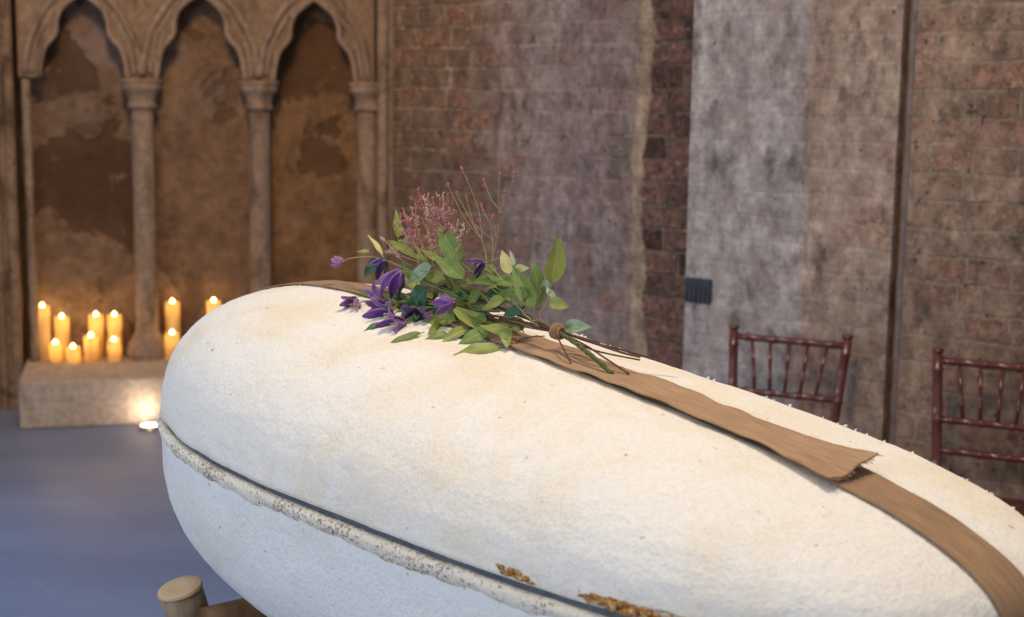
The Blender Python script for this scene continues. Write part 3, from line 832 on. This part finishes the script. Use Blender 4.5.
# (base px, tip px, width px, material, distance offset base/tip, tilt)
LV = [
 ((382, 255), (368, 234), 8, 'y', 0, .02, .5), ((398, 238), (396, 209), 11, 'l', .05, .06, .3), ((414, 257), (387, 239), 12, 'l', .02, .03, .2),
 ((369, 252), (356, 251), 7, 'l', .03, .03, .2), ((379, 258), (364, 277), 14, 'd', 0, -.03, -.2), ((460, 263), (438, 224), 23, 'g', .02, .02, -.3),
 ((463, 280), (434, 255), 21, 'g', -.02, -.04, .2), ((432, 266), (407, 283), 19, 'p', -.02, -.04, .1), ((427, 288), (410, 308), 24, 'd', -.02, -.05, .2),
 ((463, 284), (497, 282), 23, 'g', .0, -.03, -.3), ((481, 328), (451, 306), 19, 'l', -.06, -.08, .2), ((456, 321), (421, 320), 18, 'l', -.06, -.10, .3),
 ((468, 329), (442, 341), 13, 'l', -.08, -.10, .2), ((499, 348), (453, 354), 18, 'l', -.10, -.13, .5), ((488, 330), (458, 344), 16, 'g', -.07, -.10, .2),
 ((504, 300), (482, 309), 15, 'l', -.04, -.05, .1), ((523, 312), (502, 315), 17, 'd', -.03, -.05, .2), ((534, 308), (512, 265), 19, 'g', -.01, .0, -.3),
 ((540, 300), (533, 260), 17, 'g', .03, .04, .2), ((551, 283), (560, 235), 21, 'l', .03, .03, .4), ((509, 274), (502, 250), 14, 'y', .03, .03, .2),
 ((514, 269), (529, 268), 9, 'y', .02, .04, .3), ((514, 265), (510, 250), 5, 'p', .02, .03, .2), ((549, 301), (569, 308), 13, 'l', .0, .03, .2),
 ((564, 327), (591, 327), 15, 'p', .04, .06, .2), ((514, 286), (486, 273), 18, 'g', .0, -.01, .3), ((512, 334), (479, 325), 14, 'l', -.06, -.09, .2),
 ((512, 338), (494, 330), 13, 'g', -.07, -.09, .2), ((377, 298), (348, 290), 15, 'l', -.03, -.06, .2), ((383, 323), (363, 332), 9, 'd', -.08, -.10, .3),
 ((421, 333), (387, 344), 10, 'g', -.08, -.12, .4), ((420, 311), (390, 300), 15, 'l', -.04, -.06, .2), ((540, 300), (549, 272), 9, 'p', .04, .05, .3),
 ((536, 306), (541, 279), 12, 'l', .05, .05, -.2), ((486, 322), (466, 312), 13, 'g', -.05, -.06, .1), ((448, 334), (425, 339), 12, 'g', -.08, -.10, .3),
 ((478, 336), (459, 338), 14, 'd', -.07, -.09, .2), ((506, 334), (507, 348), 11, 'l', -.07, -.10, .1), ((520, 300), (500, 290), 15, 'g', .0, -.02, -.1),
 ((470, 300), (452, 286), 13, 'd', .0, -.01, .2), ((430, 300), (447, 290), 12, 'g', .03, .02, .1), ((400, 300), (392, 285), 11, 'g', .02, .02, .1),
 ((440, 262), (420, 248), 10, 'l', .03, .04, .2), ((428, 262), (404, 252), 9, 'l', .03, .04, .3), ((480, 292), (468, 304), 13, 'g', -.02, -.03, .1),
 ((398, 250), (408, 236), 9, 'l', .05, .06, .2), ((495, 272), (478, 262), 12, 'g', .04, .05, .2), ((554, 300), (546, 286), 8, 'p', .03, .03, .2),
]
for (a, b, wpx, mt, da, db, tl) in LV:
    leaf(bp(*a, da, .010), bp(*b, db, .005), wpx*PX, mt, tl, rb.uniform(.05, .3), rb.uniform(.15, .4))
# tucked leaves inside the bunch
for k in range(50):
    t_ = rb.random(); cx_ = 400+130*t_+rb.uniform(-10, 10); cy_ = 300+12*t_+rb.uniform(-26, 22)
    an_ = PI+rb.uniform(-1.0, 1.0); ln = rb.uniform(18, 30)
    dd = rb.uniform(-.02, .09)
    leaf(bp(cx_, cy_, dd, .010), bp(cx_+ln*math.cos(an_), cy_-ln*math.sin(an_), dd+rb.uniform(-.03, .03), .007), rb.uniform(11, 17)*PX, rb.choice('ggddl'), rb.uniform(-.7, .7))

def flower(base, tip, size, kind='violet', openness=.5, n=5, droop=.2):
    base, tip = Vector(base), Vector(tip); ax = (tip-base).normalized(); Ln = size
    fl = bpy.data.objects.new('clematis_flower', None); C.objects.link(fl); fl.parent = bq; fl.empty_display_size = .01
    q = ax.to_track_quat('Z', 'X')
    r0 = rb.uniform(0, 2*PI)
    for k in range(n):
        bm = bmesh.new(); uvl = bm.loops.layers.uv.new('uv'); U = {}; g = []; N, m = 10, 6
        a = r0+2*PI*k/n+rb.uniform(-.25, .25); op = openness*rb.uniform(.7, 1.3); tw_ = rb.uniform(-.6, .6); ll = Ln*rb.uniform(.85, 1.12)
        for i in range(N+1):
            t_ = i/N
            rad = .10*Ln+ll*(.22*math.sin(PI*.5*min(1, t_*2.2))+op*.75*t_**2.2)
            zz = ll*(t_-.25*op*t_**3)
            wv = ll*.20*(math.sin(PI*min(.97, .12+t_*.86))**.7)
            row = []
            for c_ in range(m+1):
                v = -1+2*c_/m
                th_ = a+tw_*t_*t_
                p = Vector((math.cos(th_)*rad, math.sin(th_)*rad, zz))
                tang = Vector((-math.sin(th_+tw_*t_), math.cos(th_+tw_*t_), 0))
                p += tang*wv*v+Vector((math.cos(th_), math.sin(th_), 0))*(-.30*wv*(1-abs(v))+.12*wv*math.sin(t_*9+k))
                vv = bm.verts.new(base+q @ p); U[vv] = ((v+1)/2, t_); row.append(vv)
            g.append(row)
        for i in range(N):
            for c_ in range(m):
                f = bm.faces.new((g[i][c_], g[i][c_+1], g[i+1][c_+1], g[i+1][c_]))
                for lp in f.loops: lp[uvl].uv = U[lp.vert]
        o = obj('petal', bm, M[kind], fl)
        md = o.modifiers.new('thick', 'SOLIDIFY'); md.thickness = .0007
    bm = bmesh.new()
    for k in range(16):
        a = rb.uniform(0, 2*PI); rr = rb.uniform(0, .12)*Ln
        d = Vector((math.cos(a)*rr*1.4, math.sin(a)*rr*1.4, Ln*rb.uniform(.35, .55)))
        add_tube(bm, [base+q @ Vector((math.cos(a)*rr*.4, math.sin(a)*rr*.4, 0)), base+q @ d], [.0006, .0009], 4)
    obj('stamens', bm, M['stamen'], fl)
    return fl
def stem(pts, r, mat, name='stem'):
    c = crom(pts, 8 if mat == 'stem_moss' else 5); k = .35 if mat == 'stem_moss' else .18
    bm = bmesh.new(); add_tube(bm, c, [r*(1+k*noise.noise(p*(230 if k > .2 else 60)+Vector((len(pts), 0, 0)))) for p in c], 8); return obj(name, bm, M[mat], bq)
# base px, mouth px, size px, kind, openness, dY
FL = [((358, 303), (341, 313), 25, 'mauve', .28, -.07), ((401, 271), (388, 290), 31, 'violet', .28, -.06), ((378, 300), (374, 284), 20, 'violet', .35, -.05),
      ((391, 306), (372, 312), 27, 'violet', .45, -.07), ((393, 314), (372, 321), 27, 'violet', .55, -.09), ((404, 322), (380, 331), 30, 'violet', .30, -.10),
      ((418, 315), (406, 338), 30, 'violet', .45, -.10), ((454, 302), (432, 307), 21, 'violet', .50, -.08), ((484, 262), (472, 268), 18, 'deep', .6, .03),
      ((384, 260), (371, 278), 22, 'deep', .45, -.02), ((378, 306), (369, 288), 15, 'mauve', .2, -.06)]
for a, b, sp, kd, op, dY in FL:
    A_, B_ = bp(*a, dY, .014), bp(*b, dY-.02, .012)
    flower(A_, B_, sp*PX*1.02, kd, op, 6)
    mid = bp((a[0]+460)/2, (a[1]+300)/2, dY*.4, .012)
    stem([A_, A_.lerp(mid, .4)+Vector((0, 0, .006)), mid, bp(500, 312, -.01, .012)], .0011, 'stem_g')
# closed bud on a long stalk at the far end
A_ = bp(342, 262, -.02); B_ = bp(326, 260, -.03)
flower(A_, B_, 18*PX, 'mauve', .03, 4)
stem([A_, bp(352, 258, -.02), bp(378, 258, -.01), bp(420, 275, 0), bp(480, 300, 0)], .0011, 'stalk')

# pink sprays: thin stalk with buds crowded to the tip
def spray(base, tip, r=.0007, nb=34, dens=.5, spread=.006, mat='bud', twigs=0):
    sp_ = bpy.data.objects.new('flower_spray', None); C.objects.link(sp_); sp_.parent = bq; sp_.empty_display_size = .01
    base, tip = Vector(base), Vector(tip); side = (tip-base).cross(Vector((rb.uniform(-1, 1), rb.uniform(-1, 1), rb.uniform(-1, 1)))).normalized()
    Ln = (tip-base).length
    P_ = [base, base.lerp(tip, .35)+side*Ln*.06, base.lerp(tip, .7)+side*Ln*.04, tip]
    c = crom(P_, 6); bm = bmesh.new(); add_tube(bm, c, [r*(1.2-.7*i/len(c)) for i in range(len(c))], 5)
    bm2 = bmesh.new()
    for k in range(twigs):
        i = int(len(c)*rb.uniform(.35, .9)); p = c[i]; d = (tip-base).normalized()*rb.uniform(.5, 1)+Vector((rb.gauss(0, .5), rb.gauss(0, .5), rb.gauss(0, .4)))
        d = d.normalized()*rb.uniform(.012, .026); add_tube(bm, [p, p+d*.5+Vector((0, 0, .001)), p+d], [.0005, .0004, .0003], 4)
        for m_ in range(9):
            q = p+d*rb.uniform(.4, 1.05)+Vector((rb.gauss(0, 1), rb.gauss(0, 1), rb.gauss(0, 1)))*.0014
            g = bmesh.ops.create_icosphere(bm2, subdivisions=1, radius=rb.uniform(.0008, .0015))
            for v in g['verts']: v.co = Vector((v.co.x, v.co.y, v.co.z*1.4))+q
    for k in range(nb):
        t_ = 1-dens*rb.random()**1.1; i = min(int(t_*(len(c)-1)), len(c)-2); p = c[i].lerp(c[i+1], t_*(len(c)-1)-i)
        wsp = spread*(1-.65*(t_-(1-dens))/dens)
        d = Vector((rb.gauss(0, 1), rb.gauss(0, 1), rb.gauss(0, 1))).normalized()
        q = p+d*wsp*rb.uniform(.2, 1)
        add_tube(bm, [p, q], .0003, 3)
        g = bmesh.ops.create_icosphere(bm2, subdivisions=1, radius=rb.uniform(.0008, .0016))
        st = Vector((1, 1, 1.5))
        for v in g['verts']: v.co = Vector((v.co.x, v.co.y, v.co.z*1.5))+q
    obj('stalk', bm, M['stalk'], sp_); obj('buds', bm2, M[mat], sp_)
SPR = [((418, 262), (394, 222)), ((428, 260), (415, 198)), ((436, 258), (450, 214)), ((424, 260), (407, 216)), ((433, 258), (428, 193)), ((440, 258), (448, 200)), ((444, 262), (452, 232)), ((430, 268), (420, 240)), ((412, 266), (392, 248)), ((438, 260), (440, 204)), ((425, 262), (401, 227)), ((428, 262), (409, 222)), ((420, 262), (381, 237)), ((432, 258), (418, 189)), ((436, 258), (424, 198)), ((440, 256), (433, 197)),
       ((444, 256), (443, 193)), ((446, 256), (453, 204)), ((430, 258), (411, 207)), ((426, 260), (404, 212)), ((440, 258), (437, 212)), ((436, 262), (424, 222)),
       ((450, 262), (458, 220)), ((425, 265), (414, 230)), ((432, 265), (428, 232)), ((442, 262), (446, 224)), ((420, 268), (398, 240)), ((440, 265), (433, 218)), ((452, 262), (464, 226)), ((414, 268), (390, 262))]
for i, (a, b) in enumerate(SPR):
    dd = rb.uniform(.0, .10)
    spray(bp(*a, dd), bp(*b, dd+rb.uniform(-.02, .05)), nb=26, dens=.5, spread=.006, twigs=6, mat='bud' if i % 2 else 'bud_pale')
# tall open sprays
def spray_tree(junc, tips, root, dd):
    stem([bp(*root, dd-.02), bp((junc[0]+root[0])/2+2, (junc[1]+root[1])/2, dd), bp(*junc, dd)], .0009, 'stalk', 'stem')
    for tp, ds in tips: spray(bp(*junc, dd), bp(*tp, dd+rb.uniform(-.01, .02)), nb=16, dens=ds, spread=.0045, r=.0006)
spray_tree((482, 240), [((461, 167), .22), ((447, 183), .08), ((456, 192), .06), ((466, 196), .10), ((478, 219), .2)], (486, 270), .05)
spray_tree((490, 222), [((500, 212), .5), ((481, 203), .6), ((494, 214), .5)], (492, 278), .04)
spray_tree((500, 210), [((483, 178), .35), ((500, 173), .3), ((514, 172), .3), ((505, 187), .45)], (491, 262), .06)
spray_tree((493, 240), [((496, 226), .6), ((476, 226), .25)], (489, 280), .03)
# dry tangle of fine stalks in the heart of the bunch
for k in range(40):
    x_, y_ = rb.uniform(410, 520), rb.uniform(262, 318); L_ = rb.uniform(14, 44); a_ = rb.uniform(-.9, .3)
    dd = rb.uniform(-.04, .06)
    stem([bp(x_, y_, dd), bp(x_+L_*.5*math.cos(a_), y_-L_*.5*math.sin(a_)+2, dd), bp(x_+L_*math.cos(a_), y_-L_*math.sin(a_), dd+.01)], rb.uniform(.0005, .0009), rb.choice(['stalk', 'stem_g', 'stalk', 'stem_b']))
# main stems gathered at the knot and the cut ends beyond it
KNW = (557, 331)
for pts, r, mt in [
    ([(418, 296, -.01), (450, 305, -.02), (475, 312, -.03), (515, 320, -.02), (557, 330, 0)], .0022, 'stem_b'),
    ([(440, 285, .0), (480, 300, .0), (525, 318, 0), (557, 330, 0)], .0020, 'stem_b'),
    ([(470, 312, -.03), (510, 323, -.02), (557, 332, 0)], .0026, 'stem_b'),
    ([(430, 272, .01), (458, 288, .0), (478, 305, -.01), (500, 318, -.01), (557, 331, 0)], .0013, 'stem_g'),
    ([(460, 262, .03), (500, 295, .02), (530, 316, .01), (557, 330, 0)], .0014, 'stem_g'),
    ([(541, 290, .02), (536, 308, .01), (531, 322, 0), (557, 331, 0)], .0010, 'stalk'),
    ([(551, 283, .03), (548, 300, .02), (540, 318, .01), (557, 331, 0)], .0011, 'stalk'),
    ([(500, 300, .0), (525, 318, .0), (557, 330, 0)], .0012, 'stalk'),
    ([(566, 326, .04), (562, 328, .02), (557, 331, 0)], .0010, 'stem_g'),
    ([(557, 331, 0), (575, 343, -.01), (592, 356, -.02), (612, 374, -.02)], .0040, 'stem_moss'),
    ([(557, 331, 0), (585, 345, .01), (605, 358, .01), (629, 374, .02)], .0017, 'stem_b'),
    ([(557, 331, 0), (585, 340, .03), (620, 352, .05), (640, 357, .06)], .0020, 'stem_b'),
    ([(557, 330, 0), (590, 342, .04), (630, 352, .08), (680, 368, .12)], .0021, 'stem_b'),
    ([(557, 330, 0), (580, 337, .03), (600, 343, .05)], .0015, 'stem_b'),
    ([(555, 333, 0), (562, 346, -.03), (571, 363, -.05)], .0015, 'stem_b'),
    ([(557, 331, 0), (590, 349, .02), (640, 360, .10)], .0016, 'stem_b'),
    ([(545, 336, -.01), (525, 338, -.03), (512, 346, -.05)], .0010, 'stem_b')]:
    stem([bp(*p, .006) for p in pts], r, mt)
bm = bmesh.new()
kc = bp(557, 331, 0, .02); kd_ = (bp(590, 349, .0)-bp(530, 322, 0)).normalized(); q = kd_.to_track_quat('Z', 'X')
for turn in range(6):
    zt_ = (turn-2.5)*.0042; rr = .0125-.0006*abs(turn-2.5)**2
    P_ = [kc+q @ Vector((rr*math.cos(a), rr*.9*math.sin(a), zt_+.003*math.sin(a*1.0+turn))) for a in [2*PI*i/18 for i in range(19)]]
    add_tube(bm, P_, .0031, 7)
g = bmesh.ops.create_uvsphere(bm, u_segments=16, v_segments=10, radius=.0115)
for v in g['verts']: v.co = kc+v.co
obj('twine_knot', bm, M['twine'], bq, label='twine binding around the stems')

# ------------------------------------------------------------------ candles
RC = .037
def candle(px, top, bottom, where, wpx=14.5):
    base = on_z(px, bottom, ZL)
    q = cam.matrix_world.inverted() @ base; r = wpx*.5*(-q.z)/F
    hgt = at(px, top, base.y).z-ZL
    c = thing('pillar_candle', where, 'candle', base, 0, 'lit pillar candles on the stone ledge')
    bm = bmesh.new()
    add_lathe(bm, [(0, .0005), (r*.97, .0005), (r, .004), (r, hgt-.006), (r*.96, hgt), (r*.84, hgt-.001), (r*.72, hgt-.008), (r*.3, hgt-.012), (0, hgt-.012)], (0, 0, 0), 28)
    obj('wax_body', bm, M['wax'], c)
    bm = bmesh.new(); add_tube(bm, [(0, 0, hgt-.014), (.001, 0, hgt+.004)], .0014, 6); obj('wick', bm, M['wick'], c)
    bm = bmesh.new(); add_lathe(bm, [(0, hgt-.008), (.009, hgt-.005), (.0125, hgt+.001), (.0105, hgt+.008), (.0045, hgt+.016), (0, hgt+.021)], (0, 0, 0), 14)
    obj('flame', bm, M['flame'], c)
    for zz, e_ in ((hgt+.032, .085), (hgt-.036, .062)):          # flame light above the rim and inside the hollow wax
        l = bpy.data.lights.new('candle_glow', 'POINT'); l.energy = e_; l.color = (1, .66, .26); l.shadow_soft_size = .008
        lo = bpy.data.objects.new('candle_glow', l); C.objects.link(lo); lo.parent = c; lo.location = (0, 0, zz)
candle(44, 306, 360, 'tallest pillar candle, at the left end of the row in the first niche')
candle(63, 317, 358.5, 'tall pillar candle standing behind two short ones in the first niche')
candle(56, 343, 362.5, 'short candle between the two tall ones in the first niche', 13)
candle(73.5, 347, 363, 'smallest, squat candle in the first niche')
candle(97, 315, 358, 'tall candle at the back, third of the four tall ones in the first niche')
candle(91.5, 336, 361.5, 'short candle in front of the third tall one, beside the squat one', 14)
candle(115.5, 315, 358, 'tall candle beside the column, last of the four tall ones in the first niche', 14)
candle(114.5, 340, 361.5, 'short dim candle in front of the tall one beside the column', 13)
candle(173.5, 302, 355.5, 'tall candle right of the column, first in the second niche')
candle(172.5, 333, 359.5, 'short candle in front of the tall one in the second niche')
candle(214.5, 301, 355, 'candle at the right of the second niche, half hidden behind the coffin', 14)

# floor uplight washing the ledge front
up = on_z(150, 428.6, 0)
fl = thing('floor_uplight', 'small round bright uplight on the floor before the stone ledge', 'light', up)
bm = bmesh.new(); add_lathe(bm, [(0, 0), (.062, 0), (.062, .018), (.052, .022), (.048, .016), (0, .016)], (0, 0, 0), 28); obj('housing', bm, M['steel'], fl)
bm = bmesh.new(); add_lathe(bm, [(.047, .0165), (.040, .021), (.02, .024), (0, .0245)], (0, 0, 0), 24); obj('lens', bm, M['lens'], fl)
l = lamp('uplight_beam', 'SPOT', up+Vector((0, 0, .06)), up+an*.30+ed*(-.16)+Vector((0, 0, .20)), 1.3, (1, .80, .60), spot_size=math.radians(140), spot_blend=.9, shadow_soft_size=.05)

# ------------------------------------------------------------------ chairs
def chiavari(loc, rz, label):
    c = thing('ballroom_chair', label, 'chair', loc, rz, 'dark red ballroom chairs along the brick wall')
    mt = M['mahogany']
    HT, SH = .895, .445
    def bamboo(p0, p1, r, knots, taper=1.0):
        p0, p1 = Vector(p0), Vector(p1); P_ = [p0]; R_ = [r]
        ks = sorted(knots)
        for k in ks:
            for dt, s in ((-.022, 1.0), (-.008, 1.28), (.008, 1.28), (.022, 1.0)):
                t_ = min(max(k+dt, 0.001), .999); P_.append(p0.lerp(p1, t_)); R_.append(r*s*(1+(taper-1)*t_))
        P_.append(p1); R_.append(r*taper)
        return P_, R_
    def part(name, segs, label=None):
        bm = bmesh.new()
        for P_, R_ in segs: add_tube(bm, P_, R_, 12)
        return obj(name, bm, mt, c, label=label)
    def bk(z): return .185+.075*max(0, (z-SH)/(HT-SH))**1.1          # back leans away with height
    def hwz(z): return .174+.034*max(0, (z-SH)/(HT-SH))              # and flares
    # back posts run down as rear legs
    for s in (-1, 1):
        P_ = [(s*.175, .215, 0), (s*.165, .19, .25), (s*hwz(SH), bk(SH), SH)]
        zz = [SH+(HT-.015-SH)*k/8 for k in range(1, 9)]
        P_ += [(s*hwz(z), bk(z), z) for z in zz]
        R_ = [.013, .016, .0175]+[.0165]*8
        PP, RR = [], []
        for i in range(len(P_)):
            PP.append(Vector(P_[i])); RR.append(R_[i])
            if 3 <= i < len(P_)-1 and i % 3 == 0:
                d = (Vector(P_[i+1])-Vector(P_[i])).normalized()
                PP += [Vector(P_[i])+d*.004, Vector(P_[i])+d*.012, Vector(P_[i])+d*.016]; RR += [.0195, .0195, .0165]
        PP += [PP[-1]+Vector((0, 0, .003)), PP[-1]+Vector((0, 0, .008)), PP[-1]+Vector((0, 0, .012)), PP[-1]+Vector((0, 0, .020)), PP[-1]+Vector((0, 0, .024))]
        RR += [.0145, .0145, .0205, .0205, .013]
        bm = bmesh.new(); add_tube(bm, PP, RR, 14); obj('back_post', bm, mt, c)
    rails = []
    zt, zm, zl = HT-.032, HT-.222, HT-.322
    for z, r in ((zt, .0125), (zm, .0115), (zl, .0115)):
        segs = [bamboo((-hwz(z), bk(z), z), (hwz(z), bk(z), z), r, (.12, .37, .62, .87))]
        part('back_rail', segs)
    for k in range(5):
        f = -1+2*(k+1)/6
        part('spindle', [bamboo((f*hwz(zm)*.86, bk(zm), zm), (f*hwz(zt), bk(zt), zt), .0062, (.28, .62), 1.15)])
    # seat frame, cushion pad, front legs, stretchers
    bm = bmesh.new(); add_box(bm, -.195, .195, -.2, .19, SH-.035, SH, .012); obj('seat_frame', bm, mt, c, smooth=False)
    bm = bmesh.new(); add_box(bm, -.175, .175, -.18, .17, SH-.004, SH+.006, .004); obj('seat_panel', bm, mt, c, smooth=False)
    for s in (-1, 1):
        part('front_leg', [bamboo((s*.18, -.19, 0), (s*.178, -.185, SH-.02), .0150, (.25, .5, .75), 1.15)])
        part('stretcher', [bamboo((s*.178, -.187, .20), (s*.168, .195, .20), .010, (.3, .7))])
        part('stretcher', [bamboo((s*.178, -.187, .28), (s*.168, .19, .28), .010, (.3, .7))])
    part('stretcher', [bamboo((-.18, -.187, .24), (.18, -.187, .24), .010, (.2, .5, .8))])
    part('stretcher', [bamboo((-.165, .195, .24), (.165, .195, .24), .010, (.2, .5, .8))])
    return c
CR = math.radians(-27)
def place_chair(px, Y, rz, label):
    """px, Y: where the middle of the top of its back stands"""
    p = at(px, 335, Y); off = Matrix.Rotation(rz, 3, 'Z') @ Vector((0, .26, 0))
    return chiavari((p.x-off.x, p.y-off.y, 0), rz, label)
place_chair(790, 5.0, CR, 'dark red wooden ballroom chair whose whole back shows, before the limewashed pier')
place_chair(1005, 4.55, CR, 'dark red ballroom chair cut by the edge, before the brick right of the crack')
